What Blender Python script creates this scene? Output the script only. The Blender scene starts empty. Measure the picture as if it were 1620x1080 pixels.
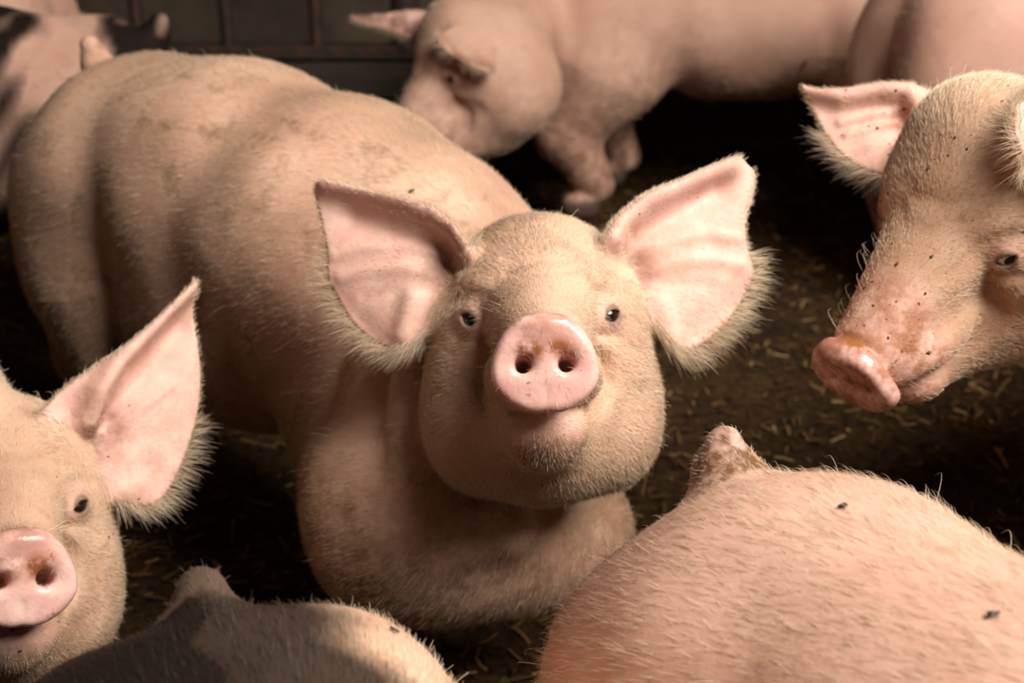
import bpy, math, random
import numpy as np
from mathutils import Vector, Matrix
from mathutils.bvhtree import BVHTree

random.seed(4)
rng = np.random.default_rng(11)
f32 = np.float32
HAIR = True
SC = bpy.context.scene
COL = SC.collection

# ------------------------------------------------------------------ camera
CAM = np.array([0.0, 0.0, 1.06])
PITCH = math.radians(24.0)
FPX = 2250.0                                   # focal length in pixels of a 1620 wide frame
FWD = np.array([0.0, math.cos(PITCH), -math.sin(PITCH)])
RGT = np.array([1.0, 0.0, 0.0])
UPV = np.array([0.0, math.sin(PITCH), math.cos(PITCH)])
cam_d = bpy.data.cameras.new('camera')
cam_d.sensor_width = 36.0
cam_d.lens = FPX / 1620 * 36
cam_d.clip_start = 0.02
cam_d.dof.use_dof = True
cam_d.dof.focus_distance = 1.13
cam_d.dof.aperture_fstop = 6.3
cam = bpy.data.objects.new('camera', cam_d)
cam.location = CAM
cam.rotation_euler = (math.pi / 2 - PITCH, 0, 0)
COL.objects.link(cam)
SC.camera = cam

# ------------------------------------------------------------------ world and light
SC.view_settings.view_transform = 'Standard'
SC.view_settings.look = 'None'
SC.view_settings.gamma = 1.0
SC.view_settings.use_curve_mapping = False
SC.view_settings.exposure = 0.0
world = bpy.data.worlds.new('barn_air')
SC.world = world
world.use_nodes = True
wb = world.node_tree.nodes['Background']
wb.inputs[0].default_value = (1.0, 0.86, 0.72, 1)
wb.inputs[1].default_value = 0.012


def area_light(name, loc, target, size, size_y, power, color):
    l = bpy.data.lights.new(name, 'AREA')
    l.shape = 'RECTANGLE'
    l.size, l.size_y, l.energy, l.color = size, size_y, power, color
    o = bpy.data.objects.new(name, l)
    o.location = loc
    d = Vector(target) - Vector(loc)
    o.rotation_euler = d.to_track_quat('-Z', 'Y').to_euler()
    COL.objects.link(o)
    return o


# daylight through the wide barn opening behind and above the photographer
area_light('barn_opening_light', (1.55, 0.25, 2.75), (0.1, 1.35, 0.3), 1.7, 1.4, 205, (1.0, 0.945, 0.87))

# ------------------------------------------------------------------ helpers


def at(px, py, d):
    """point seen at a pixel at camera depth d"""
    return CAM + FWD * d + RGT * ((px - 810) / FPX * d) + UPV * ((540 - py) / FPX * d)


def camdir(x, y, z):
    """direction given as (right, up, towards the viewer)"""
    v = RGT * x + UPV * y - FWD * z
    return v / np.linalg.norm(v)


def tag(o, label=None, cat=None, group=None, kind=None):
    if label: o['label'] = label
    if cat: o['category'] = cat
    if group: o['group'] = group
    if kind: o['kind'] = kind
    return o


def empty(name, loc):
    o = bpy.data.objects.new(name, None)
    o.empty_display_size = 0.1
    o.location = loc
    COL.objects.link(o)
    return o


def mesh_obj(name, verts, faces, mat, parent=None, smooth=True):
    me = bpy.data.meshes.new(name)
    verts = np.asarray(verts, dtype=f32)
    if isinstance(faces, np.ndarray) and faces.ndim == 2:
        n, k = faces.shape
        me.vertices.add(len(verts)); me.vertices.foreach_set('co', verts.ravel())
        me.loops.add(n * k); me.loops.foreach_set('vertex_index', faces.astype(np.int32).ravel())
        me.polygons.add(n)
        me.polygons.foreach_set('loop_start', np.arange(0, n * k, k, dtype=np.int32))
        me.update(calc_edges=True)
    else:
        me.from_pydata([tuple(v) for v in verts], [], [tuple(f) for f in faces])
    me.polygons.foreach_set('use_smooth', np.full(len(me.polygons), smooth))
    for m in (mat if isinstance(mat, (list, tuple)) else [mat]):
        me.materials.append(m)
    o = bpy.data.objects.new(name, me)
    o.parent = parent
    COL.objects.link(o)
    return o


# ------------------------------------------------------------------ materials
class NT:
    """small helper around a node tree"""
    def __init__(self, name):
        self.m = bpy.data.materials.new(name)
        self.m.use_nodes = True
        self.t = self.m.node_tree
        self.b = self.t.nodes['Principled BSDF']

    def n(self, typ, **kw):
        nd = self.t.nodes.new(typ)
        for k, v in kw.items(): setattr(nd, k, v)
        return nd

    def set(self, sock, v):
        if hasattr(v, 'is_linked'): self.t.links.new(v, sock)
        elif isinstance(v, (tuple, list)) and len(v) == 3 and sock.type == 'RGBA': sock.default_value = (*v, 1)
        else: sock.default_value = v

    def mix(self, fac, a, b, blend='MIX'):
        nd = self.n('ShaderNodeMix', data_type='RGBA', blend_type=blend)
        self.set(nd.inputs[0], fac); self.set(nd.inputs[6], a); self.set(nd.inputs[7], b)
        return nd.outputs[2]

    def math(self, op, a, b=0.0, clamp=False):
        nd = self.n('ShaderNodeMath', operation=op, use_clamp=clamp)
        self.set(nd.inputs[0], a); self.set(nd.inputs[1], b)
        return nd.outputs[0]

    def ramp(self, v, lo, hi):
        nd = self.n('ShaderNodeMapRange')
        self.set(nd.inputs[0], v)
        nd.inputs[1].default_value, nd.inputs[2].default_value = lo, hi
        return nd.outputs[0]

    def noise(self, scale, detail=3.0, rough=0.55, vec=None, dist=0.0):
        nd = self.n('ShaderNodeTexNoise')
        nd.inputs['Scale'].default_value = scale
        nd.inputs['Detail'].default_value = detail
        nd.inputs['Roughness'].default_value = rough
        nd.inputs['Distortion'].default_value = dist
        if vec is None: vec = self.coord()
        self.t.links.new(vec, nd.inputs['Vector'])
        return nd.outputs[0]

    def coord(self):
        if not hasattr(self, '_c'): self._c = self.n('ShaderNodeTexCoord').outputs['Object']
        return self._c

    def attr(self, name):
        nd = self.n('ShaderNodeAttribute', attribute_name=name)
        return nd

    def bump(self, h, strength, dist):
        nd = self.n('ShaderNodeBump')
        nd.inputs['Strength'].default_value = strength
        nd.inputs['Distance'].default_value = dist
        self.t.links.new(h, nd.inputs['Height'])
        self.t.links.new(nd.outputs[0], self.b.inputs['Normal'])

    def out(self, **kw):
        for k, v in kw.items():
            self.set(self.b.inputs[k.replace('_', ' ')], v)
        return self.m


def plain(name, col, rough=0.6, spec=0.5):
    t = NT(name)
    return t.out(Base_Color=col, Roughness=rough, **{'Specular IOR Level': spec})


def skin_material(name, base, warm, dirt, dirt_amount, seed, mudc=(.135, .060, .022)):
    """skin: attribute 'mask' = (snout, bare pink, mud), 'patch' = dark pigment, 'hoof'"""
    t = NT(name)
    mask = t.attr('mask').outputs['Color']
    sep = t.n('ShaderNodeSeparateColor'); t.t.links.new(mask, sep.inputs[0])
    snout, bare, mud = sep.outputs
    patch = t.attr('patch').outputs['Fac']
    hoof = t.attr('hoof').outputs['Fac']
    mp = t.n('ShaderNodeMapping'); mp.inputs['Location'].default_value = (seed * 3.1, seed * 1.7, seed * 0.9)
    t.t.links.new(t.coord(), mp.inputs[0]); v = mp.outputs[0]
    n1 = t.noise(6, 4, .6, v); n2 = t.noise(38, 3, .6, v); n3 = t.noise(150, 3, .65, v); n4 = t.noise(17, 4, .7, v)
    c = t.mix(t.ramp(n1, .35, .68), base, warm)
    c = t.mix(t.math('MULTIPLY', t.ramp(n2, .42, .75), .35), c, warm)
    d = t.math('MULTIPLY', t.math('MAXIMUM', t.ramp(n4, .52, .72), t.math('MULTIPLY', t.ramp(t.noise(3.2, 3, .6, v), .48, .68), .7)), dirt_amount)
    c = t.mix(d, c, dirt)
    c = t.mix(t.math('MULTIPLY', bare, .9), c, t.mix(t.ramp(n2, .35, .7), (.75, .465, .385), (.64, .34, .27)))
    snc = t.mix(t.ramp(n2, .3, .75), (.80, .50, .44), (.70, .36, .31))
    snd = t.math('MULTIPLY', t.ramp(t.noise(75, 4, .7, v), .62, .70), .75)
    snc = t.mix(snd, snc, (.30, .10, .035))
    c = t.mix(snout, c, snc)
    # mud and dung specks
    sp = t.math('MULTIPLY', t.ramp(t.noise(190, 2, .5, v), .69, .74), t.ramp(n4, .42, .6))
    mudf = t.math('MULTIPLY', mud, t.ramp(t.math('ADD', n2, t.math('MULTIPLY', n3, .5)), .55, .85), True)
    mudf = t.math('MAXIMUM', mudf, t.math('MULTIPLY', sp, t.math('ADD', .25 * dirt_amount, t.math('MULTIPLY', mud, .8)), True))
    c = t.mix(mudf, c, t.mix(snout, mudc, (.27, .095, .035)))
    pf = t.math('MULTIPLY', patch, t.ramp(t.math('ADD', patch, t.math('MULTIPLY', n2, .6)), .45, .8), True)
    c = t.mix(pf, c, (.016, .011, .009))
    c = t.mix(hoof, c, (.09, .055, .035))
    wr = t.noise(260, 2, .6, v)
    t.bump(t.math('ADD', t.math('MULTIPLY', n3, .7), t.math('MULTIPLY', wr, .4)), .22, .0025)
    ro = t.math('SUBTRACT', .62, t.math('MULTIPLY', snout, t.math('ADD', .28, t.math('MULTIPLY', n3, .2))))
    t.b.inputs['Subsurface Weight'].default_value = 0.12
    t.b.inputs['Subsurface Radius'].default_value = (1.0, .35, .18)
    t.b.inputs['Subsurface Scale'].default_value = 0.006
    return t.out(Base_Color=c, Roughness=ro, **{'Specular IOR Level': t.math('SUBTRACT', .40, t.math('MULTIPLY', patch, .37))})


def hair_material(name, col, col2, dark, grime=.55):
    t = NT(name)
    patch = t.attr('patch').outputs['Fac']
    inf = t.n('ShaderNodeHairInfo')
    c = t.mix(inf.outputs['Random'], col, col2)
    g = t.math('MAXIMUM', t.ramp(t.noise(13, 4, .65), .5, .72), t.math('MULTIPLY', t.ramp(t.noise(3.4, 3, .6), .47, .66), .8))
    c = t.mix(t.math('MULTIPLY', g, grime), c, (.34, .20, .105))
    c = t.mix(patch, c, dark)
    return t.out(Base_Color=c, Roughness=.42, **{'Specular IOR Level': .45})


M_skin = skin_material('pig_skin', (.68, .435, .305), (.59, .325, .225), (.26, .145, .072), .95, 1)
M_skin2 = skin_material('pig_skin_grubby', (.64, .43, .30), (.58, .33, .225), (.30, .17, .08), .85, 2)
M_skin3 = skin_material('pig_skin_pink', (.63, .395, .295), (.56, .305, .225), (.32, .19, .12), .4, 3)
M_skin4 = skin_material('pig_skin_stained', (.64, .43, .30), (.58, .33, .225), (.30, .17, .08), .7, 4, (.33, .13, .055))
M_hair = hair_material('pale_bristle', (.80, .67, .49), (.67, .49, .34), (.022, .016, .012))
M_crumb = plain('dried_dung', (.045, .022, .010), .85)
M_eye_dark = plain('eye_iris', (.012, .007, .005), .08, .7)
M_eye_white = plain('eye_white', (.62, .58, .55), .15, .6)

# ------------------------------------------------------------------ distance fields


def smin(a, b, k):
    h = np.maximum(k - np.abs(a - b), 0) / k
    return np.minimum(a, b) - h * h * (k * .25)


def smax(a, b, k): return -smin(-a, -b, k)


def ell(P, c, r):
    q = P - np.asarray(c, f32)
    r = np.asarray(r, f32)
    a = q / r
    k0 = np.sqrt((a * a).sum(1)) + 1e-6
    b = a / r
    k1 = np.sqrt((b * b).sum(1)) + 1e-6
    return k0 * (k0 - 1) / k1


def rcone(P, a, b, ra, rb):
    a = np.asarray(a, f32); ab = np.asarray(b, f32) - a
    q = P - a
    t = np.clip(q @ ab / f32(ab @ ab), 0, 1)
    q = q - t[:, None] * ab
    return np.sqrt((q * q).sum(1)) - (f32(ra) + t * f32(rb - ra))


def dpoly(Q, poly, closed=True):
    """distance in 2D to a polyline; signed for a closed polygon"""
    poly = np.asarray(poly, f32)
    n = len(poly)
    best = np.full(len(Q), 1e9, f32)
    s = np.ones(len(Q), f32)
    if n == 1:
        return np.sqrt(((Q - poly[0]) ** 2).sum(1))
    for i in range(n if closed else n - 1):
        a, b = poly[i], poly[(i + 1) % n]
        e = b - a
        w = Q - a
        t = np.clip(w @ e / f32(e @ e + 1e-12), 0, 1)
        r = w - t[:, None] * e
        best = np.minimum(best, (r * r).sum(1))
        if closed:
            c1 = Q[:, 1] >= a[1]; c2 = Q[:, 1] < b[1]; c3 = e[0] * w[:, 1] > e[1] * w[:, 0]
            flip = (c1 & c2 & c3) | (~c1 & ~c2 & ~c3)
            s[flip] *= -1
    d = np.sqrt(best)
    return d * s if closed else d


def smooth_poly(p, it=2):
    p = np.asarray(p, float)
    for _ in range(it):                       # Chaikin corner cutting
        q = np.roll(p, -1, 0)
        p = np.stack([.75 * p + .25 * q, .25 * p + .75 * q], 1).reshape(-1, 2)
    return p


# --- the head, in centimetres: x = pig's right, y = forward, z = up, origin midway between the eyes
DISC_C = np.array([0, 16.6, -4.3], f32)
_half = [(0, 4.2), (1.9, 4.0), (3.2, 2.95), (4.15, 1.35), (4.65, -.4), (4.5, -1.7), (3.5, -3.0), (2.0, -3.95), (.8, -4.2), (0, -4.05)]
DISC = smooth_poly(_half + [(-x, z) for x, z in _half[-2:0:-1]], 1)


def head_base(Q):
    """Q has x >= 0"""
    d = ell(Q, (0, -6.2, 1.6), (8.9, 7.9, 8.3))
    d = smin(d, ell(Q, (0, -7.6, 4.0), (7.2, 5.2, 6.2)), 3)
    d = smin(d, rcone(Q, (0, -1, .2), (0, 13.2, -3.6), 5.9, 3.75), 3)
    d = smin(d, ell(Q, (4.3, -2.4, 2.3), (3.0, 3.9, 3.0)), 2.5)
    d = smin(d, ell(Q, (6.4, -6.0, -3.8), (4.6, 7.2, 6.8)), 3)
    d = smin(d, ell(Q, (6.4, -7.0, -9.8), (5.6, 8.2, 7.4)), 3)
    d = smin(d, ell(Q, (0, -3.5, -11.4), (8.0, 9.0, 6.9)), 3)
    jaw = rcone(Q, (0, 0, -9.4), (0, 9.0, -10.6), 6.4, 3.5)
    d = smin(d, jaw, 2.6)
    d = smin(d, ell(Q, (0, 10.6, -10.0), (3.7, 3.0, 2.3)), 1.6)
    up = ell(Q, (0, 10.0, -5.2), (4.9, 6.2, 3.6))          # upper lip
    up = smin(up, ell(Q, (3.4, 7.0, -5.5), (2.0, 4.2, 2.4)), 1.8)
    d = smin(d, up, .9)
    return d


def march(fn, o, dr, tmax=40, step=.2):
    t = np.arange(0, tmax, step, dtype=f32)
    P = np.asarray(o, f32) + t[:, None] * np.asarray(dr, f32)
    v = fn(P)
    i = np.argmax(v < 0)
    return P[i]


def grad(fn, P, e):
    k = np.array([[1, -1, -1], [-1, -1, 1], [-1, 1, -1], [1, 1, 1]], f32)
    g = np.zeros_like(P)
    for r in k:
        g += r * fn(P + r * f32(e))[:, None]
    return g / f32(4 * e)


EYE_P = march(head_base, (6.55, 20, 0.0), (0, -1, 0))
EYE_N = grad(head_base, EYE_P[None], .05)[0]; EYE_N /= np.linalg.norm(EYE_N)
EYE_N = EYE_N * .65 + np.array([.25, .95, .05]) * .35; EYE_N = (EYE_N / np.linalg.norm(EYE_N)).astype(f32)
EYE_R = 1.28
EYE_C = EYE_P - EYE_N * .80
_z = np.array([0, 0, 1.0])
EYE_A = np.cross(EYE_N, _z); EYE_A /= np.linalg.norm(EYE_A)          # horizontal, pointing outwards or inwards
if EYE_A[0] < 0: EYE_A = -EYE_A
EYE_B = np.cross(EYE_A, EYE_N); EYE_B *= np.sign(EYE_B[2])
_t = math.radians(24)
EYE_A, EYE_B = EYE_A * math.cos(_t) + EYE_B * math.sin(_t), EYE_B * math.cos(_t) - EYE_A * math.sin(_t)
MOUTH = [march(head_base, (12, y, z), (-1, 0, 0)) for y, z in ((13.2, -8.35), (11.5, -8.35), (9.5, -8.0), (7.4, -7.3), (5.6, -6.4))]

# relief drawn on the face seen from the front (x, z): (polyline, amplitude, sigma)
FACE_RELIEF = [
    ([(4.2, 1.2), (5.0, 2.3), (6.6, 2.6), (8.0, 2.0)], -.14, .34),       # fold over the upper lid
    ([(4.4, 2.0), (5.2, 3.2), (7.0, 3.6)], .15, .6),
    ([(5.6, -1.7), (7.2, -1.9), (8.6, -3.2)], -.2, .34),                # below the lower lid
    ([(6.4, -2.9), (8.0, -4.4), (9.2, -6.0)], .22, .7),
    ([(4.4, -1.4), (5.3, -4.2), (5.9, -6.8), (5.2, -8.6)], -.28, .6),   # furrow beside the snout
    ([(6.6, -3.4), (7.0, -6.4), (6.2, -9.0)], .25, .8),
    ([(0, 5.4), (1.8, 5.2), (3.2, 5.6)], -.14, .35),
    ([(0, 3.9), (1.6, 3.8), (3.0, 4.2)], -.14, .30),
]


def head_sdf(P):
    """P in head coordinates (cm)"""
    Q = P.copy()
    Q[:, 0] = np.abs(Q[:, 0])
    d = head_base(Q)
    fr = Q[:, 1] > -5
    if fr.any():
        q2 = Q[fr][:, [0, 2]]
        dd = np.zeros(len(q2), f32)
        yy = np.clip((Q[fr][:, 1] + 5) / 3, 0, 1) * np.clip((13 - Q[fr][:, 1]) / 3, 0, 1)
        for pl, a, s in FACE_RELIEF:
            dist = dpoly(q2, pl, False)
            dd += a * np.exp(-dist * dist / (2 * s * s))
        d[fr] -= dd * yy
    # eyelids and eye opening
    near = ((Q - EYE_P) ** 2).sum(1) < 25
    if near.any():
        q = Q[near] - EYE_C.astype(f32)
        r = np.sqrt((q * q).sum(1))
        a = q @ EYE_A.astype(f32); b = q @ EYE_B.astype(f32); n = q @ EYE_N
        dn = smin(d[near], r - f32(EYE_R + .30), 1.0)
        al = (np.where(b > 0, b - .47 * (1 - a ** 2), -b - .62 * (1 - a ** 2))) * .75
        al = np.maximum(al, np.abs(a) - 1.0)
        op = np.maximum(np.maximum(al, r - 2.4), .1 - n)
        d[near] = smax(dn, -op, .22)
    # mouth crease
    m = np.full(len(Q), 1e3, f32)
    for p, q in zip(MOUTH[:-1], MOUTH[1:]):
        m = np.minimum(m, rcone(Q, p, q, .26, .26))
    d = smax(d, -m, .5)
    # snout disc
    near = (Q[:, 1] > 11) & (Q[:, 1] < 22)
    if near.any():
        q = Q[near]
        d2 = dpoly(q[:, [0, 2]] - DISC_C[[0, 2]], DISC)
        bow = .35 - .018 * q[:, 0] ** 2 - .02 * (q[:, 2] + 4.3) ** 2 + .05 * (q[:, 2] + 4.3)
        w = np.abs(q[:, 1] - DISC_C[1] - bow) - 1.0
        rr = .75
        a, b = d2 + rr, w + rr
        disc = np.minimum(np.maximum(a, b), 0) + np.sqrt(np.maximum(a, 0) ** 2 + np.maximum(b, 0) ** 2) - rr
        dn = smin(d[near], disc, .9)
        # dish round each nostril, then the nostril itself
        dn = smax(dn, -ell(q, (2.2, 18.6, -4.4), (1.5, .85, 1.15)), .9)
        dn = smax(dn, -rcone(q, (1.85, 18.4, -4.2), (1.75, 14.9, -4.7), .84, .5), .5)
        dn = smax(dn, -rcone(q, (0, 18.15, -8.6), (0, 17.95, -6.3), .34, .10), .55)
        dn = smin(dn, ell(q, (0, 17.2, -1.1), (2.0, .9, .75)), .8)
        d[near] = dn
    return d


class Ear:
    """a cupped sheet: outline polygon and relief in its own plane (cm), thick as skin and gristle"""
    def __init__(self, px_outline, relief, depth, normal, origin_px, thick=.29, tiltpix=None):
        self.n = normal / np.linalg.norm(normal)
        o = at(*origin_px, depth)
        self.o = o
        u = RGT - self.n * (RGT @ self.n); self.u = u / np.linalg.norm(u)
        self.v = np.cross(self.n, self.u)
        self.poly = smooth_poly([self.to2(p) for p in px_outline], 2).astype(f32)
        self.rel = [(np.array([self.to2(p) for p in pl], f32), a, s) for pl, a, s in relief]
        self.t = thick; self.outer = False
        self.rad = np.abs(self.poly).max() + 4

    def to2(self, p):
        r = at(p[0], p[1], 1.0) - CAM
        t = ((self.o - CAM) @ self.n) / (r @ self.n)
        q = CAM + r * t - self.o
        return (q @ self.u * 100, q @ self.v * 100)

    def local(self, P):
        q = (P - self.o.astype(f32)) * f32(100)
        return q @ self.u.astype(f32), q @ self.v.astype(f32), q @ self.n.astype(f32)

    def height(self, Q2):
        h = np.zeros(len(Q2), f32)
        for pl, a, s in self.rel:
            dist = dpoly(Q2, pl, False)
            h += f32(a) * np.exp(-dist * dist / f32(2 * s * s))
        return h

    def parts(self, P):
        a, b, c = self.local(P)
        Q2 = np.stack([a, b], 1)
        h = self.height(Q2)
        e = f32(.15)
        hx = (self.height(Q2 + np.array([.15, 0], f32)) - h) / e
        hy = (self.height(Q2 + np.array([0, .15], f32)) - h) / e
        return dpoly(Q2, self.poly), (c - h) / np.sqrt(1 + hx * hx + hy * hy)

    def sdf(self, P):
        d2, c = self.parts(P)
        t = self.t
        a, b = d2 + t, np.abs(c)
        return (np.minimum(a, 0) * 0 + np.sqrt(np.maximum(a, 0) ** 2 + b * b) - t) * f32(.01)


def blocks_extract(fn, axes, slack):
    """surface nets on a rectilinear grid, evaluated only near the surface"""
    xs, ys, zs = axes
    nx, ny, nz = len(xs) - 1, len(ys) - 1, len(zs) - 1

    def evalc(P):
        out = np.empty(len(P), f32)
        for s in range(0, len(P), 60000): out[s:s + 60000] = fn(P[s:s + 60000])
        return out

    def cull(B, n):
        hi = [np.minimum(B[:, i] + n, m) for i, m in enumerate((nx, ny, nz))]
        lo3 = np.stack([xs[B[:, 0]], ys[B[:, 1]], zs[B[:, 2]]], 1)
        hi3 = np.stack([xs[hi[0]], ys[hi[1]], zs[hi[2]]], 1)
        r = np.sqrt(((hi3 - lo3) ** 2).sum(1)) / 2
        v = evalc(((lo3 + hi3) / 2).astype(f32))
        return B[np.abs(v) < r * slack]

    def split(B, n):
        o = np.array([(i, j, k) for i in (0, n) for j in (0, n) for k in (0, n)])
        return (B[:, None, :] + o[None]).reshape(-1, 3)

    g = np.stack(np.meshgrid(np.arange(0, nx, 16), np.arange(0, ny, 16), np.arange(0, nz, 16), indexing='ij'), -1).reshape(-1, 3)
    B = cull(g, 16)
    B = cull(split(B, 8), 8)
    B = cull(split(B, 4), 4)
    off = np.stack(np.meshgrid(*[np.arange(5)] * 3, indexing='ij'), -1).reshape(-1, 3)
    I = (B[:, None, :] + off[None]).reshape(-1, 3)
    P = np.stack([xs[I[:, 0]], ys[I[:, 1]], zs[I[:, 2]]], 1).astype(f32)
    V = evalc(P).reshape(-1, 5, 5, 5)
    P = P.reshape(-1, 5, 5, 5, 3)
    inside = V < 0
    cnt = sum(inside[:, a:a + 4, b:b + 4, c:c + 4].astype(np.int8) for a in (0, 1) for b in (0, 1) for c in (0, 1))
    w = np.argwhere((cnt > 0) & (cnt < 8))
    gi = B[w[:, 0]] + w[:, 1:]
    ids = (gi[:, 0] * ny + gi[:, 1]) * nz + gi[:, 2]
    acc = np.zeros((len(w), 3)); num = np.zeros(len(w))
    cs = [(a, b, c) for a in (0, 1) for b in (0, 1) for c in (0, 1)]
    for a in cs:
        for ax in range(3):
            if a[ax]: continue
            b = list(a); b[ax] = 1
            ia = tuple([w[:, 0]] + [w[:, 1 + i] + a[i] for i in range(3)])
            ib = tuple([w[:, 0]] + [w[:, 1 + i] + b[i] for i in range(3)])
            va, vb = V[ia], V[ib]
            x = (va < 0) != (vb < 0)
            t = np.where(x, va / np.where(x, va - vb, 1), 0)[:, None]
            acc += np.where(x[:, None], P[ia] * (1 - t) + P[ib] * t, 0); num += x
    verts = acc / num[:, None]
    order = np.argsort(ids); sid = ids[order]
    quads = []
    for ax in range(3):
        sl = [slice(0, 4)] * 3
        sl2 = list(sl); sl2[ax] = slice(1, 5)
        s0 = inside[(slice(None), *sl)]; s1 = inside[(slice(None), *sl2)]
        e = np.argwhere(s0 != s1)
        out = s0[tuple(e.T)]
        c = B[e[:, 0]] + e[:, 1:]
        u, v = (ax + 1) % 3, (ax + 2) % 3
        q = []
        for du, dv in ((-1, -1), (0, -1), (0, 0), (-1, 0)):
            cc = c.copy(); cc[:, u] += du; cc[:, v] += dv
            q.append((cc[:, 0] * ny + cc[:, 1]) * nz + cc[:, 2])
        q = np.stack(q, 1)
        q[~out] = q[~out][:, ::-1]
        quads.append(q)
    quads = np.concatenate(quads)
    pos = np.searchsorted(sid, quads); pos = np.minimum(pos, len(sid) - 1)
    ok = (sid[pos] == quads).all(1)
    faces = order[pos[ok]]
    # settle the vertices on the true surface
    out = verts.astype(f32)
    for s in range(0, len(out), 60000):
        p = out[s:s + 60000]
        d = fn(p); gr = grad(fn, p, .0006)
        st = (d / np.maximum((gr * gr).sum(1), .25))[:, None] * gr
        L = np.sqrt((st * st).sum(1))[:, None]
        out[s:s + 60000] = p - st * np.minimum(1, .0022 / np.maximum(L, 1e-9))
    return out, faces


def axis(lo, hi, fine_lo, fine_hi, hf, hc):
    """coordinates with fine spacing in one stretch, coarse elsewhere, count a multiple of 16"""
    def run(a, b, h):
        n = max(1, int(round((b - a) / h)))
        return list(np.linspace(a, b, n + 1))
    fl, fh = max(lo, fine_lo), min(hi, fine_hi)
    c = []
    if fl - lo > 1e-6: c += run(lo, fl, hc)[:-1]
    c += run(fl, fh, hf)
    if hi - fh > 1e-6: c += run(fh, hi, hc)[1:]
    while (len(c) - 1) % 16: c.append(c[-1] + hc)
    return np.array(c)


# --- the body, metres: x = pig's right, y = forward, z = up, origin on the floor below the hips
def rotz(heading):
    h = np.array([heading[0], heading[1], 0.0]); h /= np.linalg.norm(h)
    return np.stack([np.cross(h, [0, 0, 1.0]), h, [0, 0, 1.0]], 0)      # rows = axes


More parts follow.
